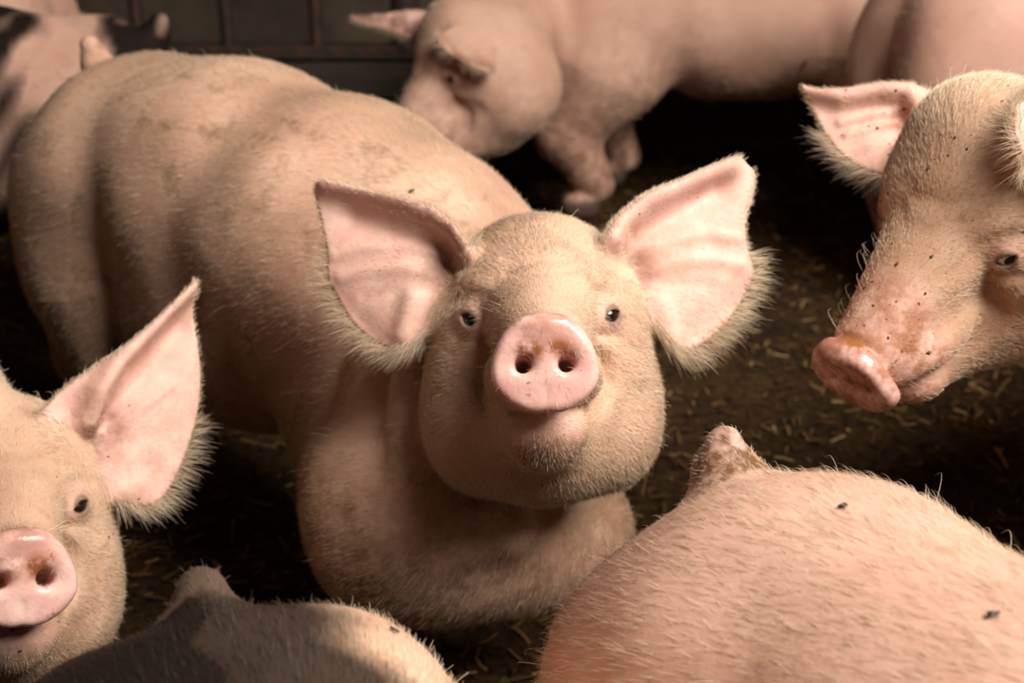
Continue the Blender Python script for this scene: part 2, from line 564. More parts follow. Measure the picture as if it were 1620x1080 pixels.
class Pig:
    def __init__(self, hips, heading, scale=1.0, head=None, ears=(), tail=(0, -.05, .05), legs=((0, 0), (0, 0), (0, 0), (0, 0)),
                 fat=1.0, extra=None, length=1.0, neck_mid=None, tail_r=(.026, .017), head_k=.016, leg_r=1.0, belly=0.0):
        self.belly = belly
        self.head_k = head_k; self.leg_r = leg_r
        self.loc = np.array([hips[0], hips[1], 0.0])
        self.R = rotz(heading); self.s = scale; self.head = head; self.ears = list(ears)
        self.tail = tail; self.legs = legs; self.fat = fat; self.extra = extra; self.len = length
        self.neck_mid = neck_mid; self.tail_r = tail_r

    def w(self, p):
        """body point to world"""
        return self.loc + (np.array(p, float) * np.array([1, self.len, 1]) * self.s) @ self.R

    def to_body(self, P):
        q = ((P - self.loc.astype(f32)) @ self.R.T.astype(f32)) / f32(self.s)
        q[:, 1] /= f32(self.len)
        return q

    def to_head(self, P):
        E, H, hs = self.head
        return ((P - E.astype(f32)) @ H.T.astype(f32)) * f32(100 / hs)

    def body_sdf(self, P):
        Q = self.to_body(P)
        f = self.fat
        A = Q.copy(); A[:, 0] = np.abs(A[:, 0])
        d = rcone(A, (0, -.01, .465), (0, .20, .475), .162 * f, .162 * f)
        d = smin(d, rcone(A, (0, .20, .475), (0, .42, .450), .162 * f, .170 * f), .05)
        d = smin(d, rcone(A, (0, .42, .450), (0, .56, .435), .170 * f, .155), .05)
        d = smin(d, ell(A, (0, .25, .385 - self.belly), (.178 * f, .29, .168 * f)), .06)
        d = smin(d, ell(A, (.082, -.045, .375), (.108 * f, .160, .185)), .07)
        d = smin(d, ell(A, (.090, .54, .36), (.085, .125, .175)), .06)
        d = smin(d, ell(A, (0, .62, .33), (.105, .10, .115)), .06)
        for sx in (1, -1):
            ff, hf = (self.legs[0], self.legs[2]) if sx > 0 else (self.legs[1], self.legs[3])
            x = .105 * sx
            lr = self.leg_r
            ky = .585 + ff[0] * .45 + (ff[2] if len(ff) > 2 else 0)
            lf = rcone(Q, (x, .56, .30), (x, ky, .175 + ff[1] * .6), .078 * lr, .046 * lr)
            lf = smin(lf, rcone(Q, (x, ky, .175 + ff[1] * .6), (x, .58 + ff[0], .065 + ff[1]), .044 * lr, .031 * lr), .03)
            y0 = .59 + ff[0]; z0 = ff[1]
            for tx in (-.019, .019):
                lf = smin(lf, ell(Q, (x + tx, y0 + .022, .028 + z0), (.0205, .040, .030)), .008)
            d = smin(d, lf, .05)
            lh = rcone(Q, (x, .02, .33), (x * 1.05, .04 + hf[0] * .4, .24), .105, .07)
            lh = smin(lh, rcone(Q, (x * 1.05, .04 + hf[0] * .4, .24), (x * 1.05, -.105 + hf[0], .195), .066, .042), .04)
            lh = smin(lh, rcone(Q, (x * 1.05, -.105 + hf[0], .195), (x * 1.05, -.07 + hf[0], .06), .038, .031), .03)
            for tx in (-.019, .019):
                lh = smin(lh, ell(Q, (x * 1.05 + tx, -.048 + hf[0], .028), (.0205, .040, .030)), .008)
            d = smin(d, lh, .05)
        t0 = np.array([0, -.01 - .112 * f, .455 + .112 * f]); t1 = t0 + np.array(self.tail)
        d = smin(d, rcone(Q, t0 - [0, -.02, .02], t0 * .45 + t1 * .55, self.tail_r[0] * 1.25, self.tail_r[0]), .03)
        d = smin(d, rcone(Q, t0 * .45 + t1 * .55, t1, self.tail_r[0], self.tail_r[1]), .006)
        # crease between ham and flank, and between shoulder and ribs
        for yc, zc, amp in ((.115, .36, .009), (.405, .33, .006)):
            g = np.exp(-((Q[:, 1] - yc - (Q[:, 2] - zc) * .12) ** 2) / (2 * .022 ** 2)) * np.clip((.54 - Q[:, 2]) / .16, 0, 1)
            d += f32(amp) * g
        return d * f32(self.s)

    def sdf(self, P):
        d = self.body_sdf(P)
        n = .0035 * (np.sin(P[:, 0] * 31 + 1.3) * np.sin(P[:, 1] * 27 + .4) * np.sin(P[:, 2] * 29))
        d = d + n.astype(f32)
        if self.head:
            E, H, hs = self.head
            hb = E + np.array([0, -10.5, -3.5]) * hs / 100 @ H
            sh = self.w((0, .55, .45))
            mid = self.w(self.neck_mid) if self.neck_mid is not None else (sh + hb) / 2
            s = self.s
            d = smin(d, rcone(P, sh, mid, .142 * s, .118 * s), .05)
            d = smin(d, rcone(P, mid, hb, .118 * s, .088 * hs), .05)
            if self.extra:
                d = self.extra(P, d)
            near = ((P - E.astype(f32)) ** 2).sum(1) < .40 ** 2
            if near.any():
                hd = head_sdf(self.to_head(P[near])) * f32(.01 * hs)
                dn = smin(d[near], hd, self.head_k)
                for e in self.ears:
                    pe = P[near]
                    ne = ((pe - e.o.astype(f32)) ** 2).sum(1) < (e.rad * .01) ** 2
                    if ne.any():
                        dn[ne] = smin(dn[ne], e.sdf(pe[ne]), .020)
                d[near] = dn
        return d


ID3 = np.eye(3)


def head_matrix(X, m):
    """rows X, Y, Z of a head from its right-hand axis and the line from between the eyes to the snout disc"""
    m = m / np.linalg.norm(m)
    X = X - m * (X @ m); X /= np.linalg.norm(X)
    n = np.cross(X, m)
    a = math.atan2(4.3, 16.6)
    Y = m * math.cos(a) + n * math.sin(a)
    Z = n * math.cos(a) - m * math.sin(a)
    return np.stack([X, Y, Z])


def hair_field(pig, V, N, mask):
    """direction in which the coat lies"""
    fl = np.tile(-pig.R[1] + np.array([0, 0, -.55]), (len(V), 1))
    if pig.head:
        E, H, hs = pig.head
        w = np.clip((.30 - np.linalg.norm(V - E, axis=1)) / .1, 0, 1)[:, None]
        L = pig.to_head(V.astype(f32))
        side = np.stack([np.clip(L[:, 0] / 5, -1, 1) * .35, -np.ones(len(L)), -.15 * np.ones(len(L)) + .02 * L[:, 2]], 1) @ H
        fl = fl * (1 - w) + side * w
        for e in pig.ears:
            a, b, c = e.local(V.astype(f32))
            near = (np.abs(c) < 5) & (dpoly(np.stack([a, b], 1), e.poly) < .4)
            base = (E - e.o) @ e.u, (E - e.o) @ e.v
            out = (a[:, None] * e.u + b[:, None] * e.v) - 100 * (base[0] * e.u + base[1] * e.v) * .2
            out /= np.linalg.norm(out, axis=1)[:, None] + 1e-6
            fl[near] = out[near]
    fl = fl - N * (fl * N).sum(1)[:, None]
    return fl / (np.linalg.norm(fl, axis=1)[:, None] + 1e-6)


def build_pig(pig, label, mat, hair_n, hf, hc, group='pigs in the pen', paint=None, hair_len=.0115, hair_rad=.00013, fine=None, gaze=(0, 0, 0), iris=1.5, whiskers=60, crumbs=0, hmat=None):
    base = pig.loc.copy()
    pts = [pig.w(p) for p in ((-.24, -.32, 0), (.24, -.32, .72), (-.24, .75, 0), (.24, .75, .72), (.24, -.32, 0), (-.24, -.32, .72), (.24, .75, 0), (-.24, .75, .72))]
    if pig.head: pts += [pig.head[0] + .29 * s for s in np.vstack([ID3, -ID3])]
    for e in pig.ears: pts += [e.o + e.u * (q[0] * .01) + e.v * (q[1] * .01) + e.n * z for q in e.poly for z in (.03, -.05)]
    pts = np.array(pts); lo, hi = pts.min(0) - .01, pts.max(0) + .01
    lo[2] = -.01
    if fine is None and pig.head:
        q = [pig.head[0] + .24 * s for s in np.vstack([ID3, -ID3])]
        for e in pig.ears: q += [e.o + e.u * (p[0] * .01) + e.v * (p[1] * .01) for p in e.poly]
        q = np.array(q); fine = (q.min(0) - .01, q.max(0) + .01)
    if fine is None: fine = (lo, lo + .02)
    axes = [axis(lo[i], hi[i], fine[0][i], fine[1][i], hf, hc) for i in range(3)]
    V, F = blocks_extract(pig.sdf, axes, 1.35)
    root = empty('pig', base)
    tag(root, label, 'pig', group)
    body = mesh_obj('body', V - base.astype(f32), F, mat, root)
    me = body.data
    N = np.empty(len(V) * 3, f32); me.vertices.foreach_get('normal', N); N = N.reshape(-1, 3)
    # --- pigment and dirt that belong to the skin
    mask = np.zeros((len(V), 4), f32); mask[:, 3] = 1
    edge = np.zeros(len(V), f32); inner = np.zeros(len(V), f32)
    B = pig.to_body(V.copy())
    hoof = np.clip((.05 - B[:, 2]) / .012, 0, 1)
    mask[:, 2] = np.clip((.42 - B[:, 2]) / .4, 0, .7)
    L = None
    if pig.head:
        L = pig.to_head(V)
        Q = L.copy(); Q[:, 0] = np.abs(Q[:, 0])
        d2 = dpoly(Q[:, [0, 2]] - DISC_C[[0, 2]], DISC)
        mask[:, 0] = np.clip((.55 - d2) / .4, 0, 1) * np.clip((Q[:, 1] - 15.2) / .5, 0, 1)
        er = np.sqrt(((Q - EYE_P) ** 2).sum(1))
        mask[:, 1] = np.clip((2.6 - er) / 1.6, 0, 1) * .5
        lip = np.exp(-((Q[:, 2] + 10) ** 2) / 5) * np.clip((Q[:, 1] - 10.5) / 2, 0, 1)
        mask[:, 1] = np.maximum(mask[:, 1], lip * .8 * (1 - mask[:, 0]))
        chin = np.exp(-((Q[:, 2] + 12.2) ** 2 + (Q[:, 0] * .6) ** 2) / 4.5) * np.clip((Q[:, 1] - 6) / 3, 0, 1)
        brg = np.exp(-((Q[:, 1] - 16) ** 2) / 4 - ((Q[:, 2] + .8) ** 2) / 1.0 - Q[:, 0] ** 2 / 7)
        nos = np.exp(-((Q[:, 0] - 1.2) ** 2) / 2.2 - ((Q[:, 2] + 3.2) ** 2) / 1.3) * mask[:, 0]
        mask[:, 2] = np.maximum(mask[:, 2], np.maximum(chin * .75, np.clip(np.maximum(brg * 1.6, nos * 1.3), 0, 1)))
        for e in pig.ears:
            ne = np.linalg.norm(V - e.o, axis=1) < e.rad * .01
            d2, c = e.parts(V[ne])
            on = (d2 < .3) & (np.abs(c) < .6)
            fr = np.clip(c / .12 + .5, 0, 1) * on
            can = np.argmax([abs(a_) if a_ < 0 else 0 for _, a_, _ in e.rel])
            a_, b_, _ = e.local(V[ne])
            dc = dpoly(np.stack([a_, b_], 1), e.rel[can][0], False)
            mk = mask[ne]; mk[:, 2] = np.maximum(mk[:, 2], fr * np.exp(-dc * dc / 10) * .75); mask[ne] = mk
            inner[ne] = np.maximum(inner[ne], fr * (not e.outer))
            edge[ne] = np.maximum(edge[ne], on * np.clip((d2 + .75) / .5, 0, 1))
        mask[:, 1] = np.maximum(mask[:, 1], inner)
    patch = np.zeros(len(V), f32)
    lens = np.full(len(V), hair_len, f32)
    dens = np.ones(len(V), f32)
    if L is not None:
        patch[:] = np.clip((1.45 - er) / .35, 0, 1) * .6      # dark rims of the eyelids
    if paint: paint(pig, V, N, B, L, mask, patch)
    a = me.attributes.new('mask', 'FLOAT_COLOR', 'POINT'); a.data.foreach_set('color', mask.ravel())
    a = me.attributes.new('patch', 'FLOAT', 'POINT'); a.data.foreach_set('value', patch)
    a = me.attributes.new('hoof', 'FLOAT', 'POINT'); a.data.foreach_set('value', hoof.astype(f32))
    # --- eyes
    if pig.head:
        E, H, hs = pig.head
        for sx in (1, -1):
            flip = np.array([sx, 1, 1])
            c = E + (EYE_C * flip * hs / 100) @ H
            g = (EYE_N * flip) @ H + np.array(gaze)
            eye_mesh(c - base, g, EYE_R * hs / 100, root, iris)
    # --- crumbs of dried dung stuck to the coat
    if crumbs:
        p0, p1, p2, p3 = (V[F[:, i]] for i in range(4))
        pr = np.linalg.norm(np.cross(p2 - p0, p3 - p1), axis=1) * (.04 + mask[F[:, 0], 2]) * (1 - mask[F[:, 0], 0])
        pr *= (B[F[:, 0], 2] > .25) if L is None else (np.linalg.norm(L[F[:, 0]], axis=1) < 24)
        fi = rng.choice(len(F), crumbs, p=pr / pr.sum())
        c = (p0[fi] + p2[fi]) / 2; nn = N[F[fi, 0]]
        t1 = np.cross(nn, rng.normal(0, 1, (crumbs, 3))); t1 /= np.linalg.norm(t1, axis=1)[:, None]; t2 = np.cross(nn, t1)
        sz = (.0007 + .0022 * rng.random(crumbs) ** 3)[:, None]
        vs = [c + nn * sz * .55, c + t1 * sz * rng.uniform(.8, 1.8, (crumbs, 1)), c + t2 * sz * rng.uniform(.5, 1, (crumbs, 1)), c - t1 * sz, c - t2 * sz * rng.uniform(.5, 1, (crumbs, 1)), c - nn * sz * .4]
        VV = np.stack(vs, 1).reshape(-1, 3) - base
        tri = np.array([(0, 1, 2), (0, 2, 3), (0, 3, 4), (0, 4, 1), (5, 2, 1), (5, 3, 2), (5, 4, 3), (5, 1, 4)])
        o = mesh_obj('dried_dung', VV, (np.arange(crumbs)[:, None, None] * 6 + tri[None]).reshape(-1, 3), M_crumb, root)
        tag(o, kind='stuff')
    # --- bristles
    if HAIR and hair_n:
        if L is not None:
            hd = np.clip((22 - np.linalg.norm(L - np.array([0, -2, -3], f32), axis=1)) / 4, 0, 1)
            lens = lens * (1 - hd) + hd * (.0075 + .0035 * np.clip((-L[:, 1]) / 8, -1, 1))
            dens += 6.0 * hd
            dens *= 1 - .97 * mask[:, 0]
            dens *= 1 - .7 * np.clip(mask[:, 1], 0, 1)
            dens *= 1 - .5 * inner
            lens *= 1 - .55 * inner
            dens += 7 * edge
            lens = np.where(edge > .3, .0065, lens)
            for e in pig.ears:                       # longer fringe along the lower edge of the ear
                a_, b_, c_ = e.local(V)
                low = (edge > .3) & (b_ < np.percentile(e.poly[:, 1], 45))
                lens[low] = .024
            er = np.sqrt(((np.abs(L) * [1, 0, 0] + L * [0, 1, 1] - EYE_P) ** 2).sum(1))
            dens[er < 1.05] = 0
        dens *= np.clip(B[:, 2] / .1 - .6, 0.02, 1)
        lens = np.where((B[:, 1] < -.10) & (B[:, 2] > .555), lens * .45, lens)      # short hair on the tail
        co = V; quad = F
        p0, p1, p2, p3 = (co[quad[:, i]] for i in range(4))
        ar = np.linalg.norm(np.cross(p2 - p0, p3 - p1), axis=1) * .5
        pr = ar * dens[quad[:, 0]]
        fi = rng.choice(len(quad), hair_n, p=pr / pr.sum())
        u, v = rng.random((2, hair_n, 1))
        root_p = (p0[fi] * (1 - u) + p1[fi] * u) * (1 - v) + (p3[fi] * (1 - u) + p2[fi] * u) * v
        vi = quad[fi, 0]
        nn = N[vi]
        fl = hair_field(pig, root_p, nn, mask)
        jit = rng.normal(0, 1, (hair_n, 3))
        fl = fl + jit * .16
        ln = (lens[vi] * rng.uniform(.55, 1.25, hair_n))[:, None]
        wild = (rng.random(hair_n) < .003)[:, None]
        lift = np.where(wild, 1.0, rng.uniform(.05, .24, hair_n)[:, None])
        eg = (edge[vi] > .3)[:, None]
        lift = np.where(eg, .25, lift)
        ln = np.where(wild & ~eg, ln * 1.5, ln)
        if L is not None and whiskers:               # long sparse whiskers round the muzzle and chin
            muz = (L[vi][:, 1] > 6) & (L[vi][:, 1] < 14.5) & (mask[vi][:, 0] < .1)
            muz &= L[vi][:, 2] > -10.5
            wi = np.flatnonzero(muz)[:whiskers]
            ln[wi] = rng.uniform(.010, .024, (len(wi), 1)); lift[wi] = .8
        pts = [root_p - nn * .0006]
        for t, lf, cv in ((.35, 1.25, 0), (.7, 1.0, .03), (1.0, .62, .12)):
            pts.append(root_p + (fl * t + nn * lift * lf * t) * ln + np.array([0, 0, -1.0]) * cv * ln)
        pos = np.stack(pts, 1) - base
        hc_ = bpy.data.hair_curves.new('bristle_coat')
        hc_.add_curves([4] * hair_n)
        hc_.attributes['position'].data.foreach_set('vector', pos.astype(f32).ravel())
        ra = hc_.attributes.get('radius') or hc_.attributes.new('radius', 'FLOAT', 'POINT')
        rr = np.array([1, .9, .65, .15], f32)[None] * (hair_rad * rng.uniform(.7, 1.25, hair_n))[:, None]
        ra.data.foreach_set('value', rr.astype(f32).ravel())
        pa = hc_.attributes.new('patch', 'FLOAT', 'CURVE')
        pa.data.foreach_set('value', np.clip(patch[vi] + (rng.random(hair_n) - .5) * .16 * (patch[vi] > .05) * (patch[vi] < .98), 0, 1).astype(f32))
        hc_.materials.append(hmat or M_hair)
        ho = bpy.data.objects.new('bristle_coat', hc_)
        ho.parent = root
        COL.objects.link(ho)
        tag(ho, kind='stuff')
    pig.V, pig.F, pig.root = V, F, root
    return root


def eye_mesh(c, g, r, root, iris=1.15):
    """eyeball with a dark iris and a slightly bulging cornea, looking along g"""
    g = g / np.linalg.norm(g)
    a = np.cross(g, [0, 0, 1.0]); a /= np.linalg.norm(a); b = np.cross(a, g)
    th = list(np.linspace(0, math.pi, 19))
    V, F, mi = [c + g * r * 1.03], [], []
    ns = 28
    for t in th[1:]:
        k = 1 + .03 * max(0, math.cos(t * 1.6)) if t < .95 else 1
        for i in range(ns):
            p = 2 * math.pi * i / ns
            V.append(c + r * k * (g * math.cos(t) + math.sin(t) * (a * math.cos(p) + b * math.sin(p))))
    for i in range(ns): F.append((0, 1 + i, 1 + (i + 1) % ns)); mi.append(0)
    for j in range(len(th) - 2):
        for i in range(ns):
            o = 1 + j * ns
            F.append((o + i, o + ns + i, o + ns + (i + 1) % ns, o + (i + 1) % ns))
            mi.append(0 if th[j + 2] < iris else 1)
    o = mesh_obj('eye', V, F, [M_eye_dark, M_eye_white], root)
    o.data.polygons.foreach_set('material_index', mi)
    return o


# ------------------------------------------------------------------ the barn
def build_barn():
    # trampled bedding
    t = NT('dung_bedding')
    n1 = t.noise(9, 5, .65); n2 = t.noise(60, 4, .7); n3 = t.noise(2.2, 3, .5)
    c = t.mix(t.ramp(n2, .35, .7), (.009, .005, .002), (.072, .038, .012))
    c = t.mix(t.math('MULTIPLY', t.ramp(n1, .5, .75), .6), c, (.085, .046, .014))
    c = t.mix(t.math('MULTIPLY', t.ramp(n3, .45, .7), .5), c, (.012, .008, .005))
    t.bump(n2, .8, .01)
    t.out(Base_Color=c, Roughness=.9, **{'Specular IOR Level': .12})
    nx, ny = 200, 260
    x = np.linspace(-3.2, 3.2, nx); y = np.linspace(-1.2, 4.8, ny)
    X, Y = np.meshgrid(x, y, indexing='ij')
    Z = np.zeros_like(X)
    for k in range(26):
        a, ph = rng.uniform(0, 6.28), rng.uniform(0, 6.28)
        fr = rng.uniform(8, 75)
        Z += np.sin((X * math.cos(a) + Y * math.sin(a)) * fr + ph) * .055 / fr ** .75
    Z -= Z.max()
    Z *= .45
    V = np.stack([X, Y, Z], -1).reshape(-1, 3)
    i = np.arange((nx - 1) * (ny - 1)); i = (i // (ny - 1)) * ny + i % (ny - 1)
    F = np.stack([i, i + ny, i + ny + 1, i + 1], 1)
    o = mesh_obj('floor', V, F, t.m)
    tag(o, 'dark trampled dung and straw bedding covering the pen floor', kind='structure')
    # straw lying in it
    s = NT('straw')
    gi = s.n('ShaderNodeNewGeometry')
    cr = s.n('ShaderNodeValToRGB')
    s.t.links.new(gi.outputs['Random Per Island'], cr.inputs[0])
    cr.color_ramp.elements[0].position = 0; cr.color_ramp.elements[0].color = (.05, .025, .008, 1)
    cr.color_ramp.elements[1].position = 1; cr.color_ramp.elements[1].color = (.5, .34, .15, 1)
    for p, cc in ((.55, (.11, .058, .019, 1)), (.85, (.22, .125, .042, 1)), (.97, (.36, .22, .08, 1))):
        e = cr.color_ramp.elements.new(p); e.color = cc
    s.out(Base_Color=cr.outputs[0], Roughness=.7, **{'Specular IOR Level': .2})
    n = 30000
    px = rng.uniform(-2.4, 2.4, n); py = .3 + 3.38 * rng.random(n)
    L = rng.uniform(.008, .034, n) * np.where(rng.random(n) < .05, 2.2, 1); W = rng.uniform(.0012, .0032, n)
    az = rng.uniform(0, 2 * math.pi, n); el = np.abs(rng.normal(.04, .2, n))
    d = np.stack([np.cos(az) * np.cos(el), np.sin(az) * np.cos(el), np.sin(el)], 1)
    sd = np.stack([-np.sin(az), np.cos(az), np.zeros(n)], 1); up = np.cross(d, sd)
    ix = np.clip(((px + 3.2) / 6.4 * (nx - 1)).astype(int), 0, nx - 1); iy = np.clip(((py + 1.2) / 6.0 * (ny - 1)).astype(int), 0, ny - 1)
    c0 = np.stack([px, py, Z[ix, iy] + .002], 1)
    vs = []
    bend = up * (L * rng.uniform(-.12, .12, n))[:, None]
    for tt in (0, .5, 1):
        m = c0 + d * (L * tt)[:, None] + bend * (1 - (2 * tt - 1) ** 2)
        for a in (0, 2.1, 4.2):
            vs.append(m + (sd * math.cos(a) + up * math.sin(a) * .5) * W[:, None])
    V = np.stack(vs, 1).reshape(-1, 3)
    b = np.arange(n)[:, None] * 9
    tri = []
    for j in (0, 3):
        for a in range(3):
            tri.append((j + a, j + (a + 1) % 3, j + 3 + (a + 1) % 3, j + 3 + a))
    F = np.concatenate([b + np.array(q)[None] for q in tri])
    o = mesh_obj('straw_litter', V, F, s.m, smooth=False)
    tag(o, 'loose chopped straw strewn over the dark pen floor', 'straw', kind='stuff')

    # pen partition behind the pigs: boards below, steel bars above
    wood = NT('stained_board')
    mp = wood.n('ShaderNodeMapping'); mp.inputs['Scale'].default_value = (1.2, 14, 14)
    wood.t.links.new(wood.coord(), mp.inputs[0])
    g1 = wood.noise(4, 5, .65, mp.outputs[0]); g2 = wood.noise(3, 4, .6)
    cw = wood.mix(wood.ramp(g1, .3, .75), (.020, .013, .008), (.060, .040, .024))
    cw = wood.mix(wood.math('MULTIPLY', wood.ramp(g2, .45, .7), .7), cw, (.014, .009, .006))
    wood.bump(g1, .5, .004); wood.out(Base_Color=cw, Roughness=.7)
    steel = NT('rusty_bar')
    r1 = steel.noise(30, 4, .6)
    steel.out(Base_Color=steel.mix(steel.ramp(r1, .4, .65), (.030, .024, .020), (.075, .034, .016)), Roughness=.6, Metallic=.3)
    conc = NT('dirty_limewash')
    k1 = conc.noise(2.3, 5, .65); k2 = conc.noise(18, 4, .6)
    cc = conc.mix(conc.ramp(k1, .35, .7), (.06, .042, .026), (.13, .095, .06))
    cc = conc.mix(conc.math('MULTIPLY', conc.ramp(k2, .5, .75), .5), cc, (.05, .036, .024))
    conc.bump(k2, .4, .01); conc.out(Base_Color=cc, Roughness=.85)

    def box(name, lo, hi, mat, parent=None, bev=.006, org=(0, 0, 0)):
        lo = np.array(lo, float); hi = np.array(hi, float)
        c, h = (lo + hi) / 2, (hi - lo) / 2
        V = []; F = []
        # chamfered box: three inset rings
        for z, ins in ((-h[2], bev), (-h[2] + bev, 0), (h[2] - bev, 0), (h[2], bev)):
            x, y = h[0] - ins, h[1] - ins
            e = bev if ins == 0 else bev * .5
            for a, b2 in ((x - e, -y), (x, -y + e), (x, y - e), (x - e, y), (-x + e, y), (-x, y - e), (-x, -y + e), (-x + e, -y)):
                V.append((a, b2, z))
        for r in range(3):
            for q in range(8):
                F.append((r * 8 + q, r * 8 + (q + 1) % 8, r * 8 + 8 + (q + 1) % 8, r * 8 + 8 + q))
        F.append(tuple(range(7, -1, -1))); F.append(tuple(range(24, 32)))
        V = np.array(V) + c - np.array(org)
        return mesh_obj(name, V, F, mat, parent, False)

    yw = 3.75
    part = empty('pen_partition', (0, yw, 0))
    tag(part, 'dark board and steel bar pen partition behind the pigs', 'fence')
    zb = .0
    for hh in (.105, .105):
        for x0, x1 in ((-3.2, -1.02), (-1.0, 1.18), (1.2, 3.2)):
            box('plank', (x0, yw - .02 + rng.uniform(-.004, .004), zb), (x1, yw + .02, zb + hh - .006), wood.m, part, .005, (0, yw, 0))
        zb += hh
    box('rail', (-3.2, yw - .03, .212), (3.2, yw + .03, .25), steel.m, part, .006, (0, yw, 0))
    box('rail', (-3.2, yw - .03, 1.08), (3.2, yw + .03, 1.12), steel.m, part, .006, (0, yw, 0))
    for k, x in enumerate(np.arange(-3.1, 3.2, .235)):
        wdt = .038 if k % 4 == 0 else .018
        V = []; F = []
        for z in (.24, 1.09):
            for q in range(10):
                a = 2 * math.pi * q / 10
                V.append((x + wdt * math.cos(a), wdt * math.sin(a), z))
        F = [(q, (q + 1) % 10, 10 + (q + 1) % 10, 10 + q) for q in range(10)]
        mesh_obj('bar', V, F, steel.m, part)
    o = box('wall_back', (-3.4, 4.7, -.05), (3.4, 4.85, 2.6), conc.m, None, .01)
    tag(o, kind='structure')
    for k, (x0, x1) in enumerate(((-3.4, -3.25), (3.25, 3.4))):
        o = box('wall_left' if k == 0 else 'wall_right', (x0, -1.2, -.05), (x1, 4.7, 2.6), conc.m, None, .01)
        tag(o, kind='structure')


build_barn()

# ------------------------------------------------------------------ the pigs
HC0 = -FWD                                      # towards the viewer
# ---- the pig in the middle
H_main = head_matrix(-camdir(1, .03, 0), camdir(.0, -.245, 1))
E_main = at(855, 503, 1.36)
earL = Ear([(498, 305), (510, 287), (540, 289), (585, 302), (640, 312), (690, 328), (722, 352), (748, 385), (765, 430), (750, 480), (705, 500), (682, 520), (668, 535), (650, 550), (625, 556), (588, 540), (556, 512), (530, 470), (516, 435), (520, 402), (507, 345)],
           [([(725, 430)], -2.4, 2.0), ([(560, 345), (640, 375), (700, 395)], -.9, 1.1),
            ([(520, 290), (585, 303), (640, 316), (690, 335), (725, 362), (742, 400)], 1.5, .9),
            ([(530, 405), (570, 392), (630, 388), (700, 402)], .24, .42), ([(540, 440), (590, 428), (640, 424), (705, 440)], .24, .45), ([(580, 470), (660, 455)], -.15, .5), ([(738, 388)], 1.3, 1.3),
            ([(655, 470), (640, 530)], .7, .8), ([(530, 470), (590, 540)], -.5, 1.2)],
           1.395, camdir(-.22, .05, 1), (700, 440))
earR = Ear([(1188, 252), (1196, 266), (1190, 310), (1177, 350), (1180, 392), (1193, 420), (1188, 452), (1160, 502), (1122, 540), (1085, 557), (1060, 547), (1035, 520), (1015, 500), (960, 480), (940, 430), (945, 390), (955, 362), (980, 335), (1015, 308), (1062, 290), (1112, 268), (1150, 252), (1172, 248)],
           [([(985, 430)], -2.4, 2.0), ([(1010, 375), (1070, 340), (1130, 300)], -.8, 1.1),
            ([(965, 380), (978, 352), (1015, 320), (1062, 298), (1112, 277), (1150, 262)], 1.5, .9),
            ([(1000, 405), (1060, 380), (1120, 370), (1165, 378)], .22, .42), ([(1000, 440), (1060, 418), (1120, 410), (1170, 420)], .24, .45), ([(1050, 450), (1120, 450)], -.15, .5), ([(962, 392)], 1.3, 1.3),
            ([(1040, 480), (1060, 530)], .7, .8), ([(1110, 530), (1175, 470)], -.5, 1.2)],
           1.395, camdir(.22, .05, 1), (1000, 430))


def main_extra(P, d):
    # folds of skin on the neck beside the turned head
    for a, b, r in ((at(668, 540, 1.50), at(672, 760, 1.48), .030), (at(610, 570, 1.56), at(628, 790, 1.53), .034),
                    (at(560, 760, 1.56), at(650, 850, 1.50), .030), (at(650, 850, 1.50), at(800, 835, 1.47), .026)):
        d = smin(d, rcone(P, a, b, r, r), .014 if r > .0335 or r == .030 and a[2] > .4 else .045)
    for px, py, dep, r in ((770, 850, 1.60, (.10, .07, .06)), (885, 850, 1.63, (.085, .06, .085)), (600, 800, 1.62, (.07, .08, .12)), (670, 860, 1.58, (.09, .07, .06))):
        d = smin(d, ell(P, at(px, py, dep), r), .03 if py < 700 else .10)
    return d


main_pig = Pig((-.495, 1.93), (.74, -.68), .985, (E_main, H_main, 1.0), (earL, earR), tail=(.0, -.03, .055), extra=main_extra,
               length=.94, fat=1.06, belly=.045, neck_mid=(.0, .68, .42), legs=((.0, 0), (.03, 0), (.02, 0), (-.03, 0)))


def paint_main(pig, V, N, B, L, mask, patch):
    pass


# ---- the pig cut by the left edge
H_left = head_matrix(-camdir(.914, .0, -.407), camdir(.395, -.245, .885))
E_left = at(8, 803, 1.36)
earLL = Ear([(303, 446), (290, 452), (240, 505), (180, 556), (120, 598), (70, 640), (60, 700), (110, 760), (150, 780), (200, 797), (235, 802), (265, 782), (300, 705), (319, 620), (313, 540), (303, 482)],
            [([(150, 690)], -2.0, 1.8), ([(175, 660), (230, 590), (280, 520)], -.9, 1.2),
             ([(290, 456), (235, 515), (180, 572), (150, 620), (140, 670)], 2.5, .85),
             ([(185, 650), (250, 600)], .3, .4), ([(170, 690), (230, 640), (270, 610)], .28, .35), ([(165, 745), (200, 780)], .6, .8)],
            1.42, camdir(.55, .10, .85), (150, 680))
earLR = Ear([(-110, 620), (-180, 560), (-260, 520), (-330, 520), (-340, 600), (-320, 700), (-260, 780), (-190, 790), (-130, 760), (-90, 720)],
            [([(-130, 680)], -1.8, 1.8), ([(-120, 640), (-200, 570), (-300, 530)], 1.5, .9)],
            1.52, camdir(.1, .10, .95), (-120, 690))
left_pig = Pig((-1.32, 1.18), (1, .10), 1.0, (E_left, H_left, 1.0), (earLL, earLR), neck_mid=(.0, .68, .45))

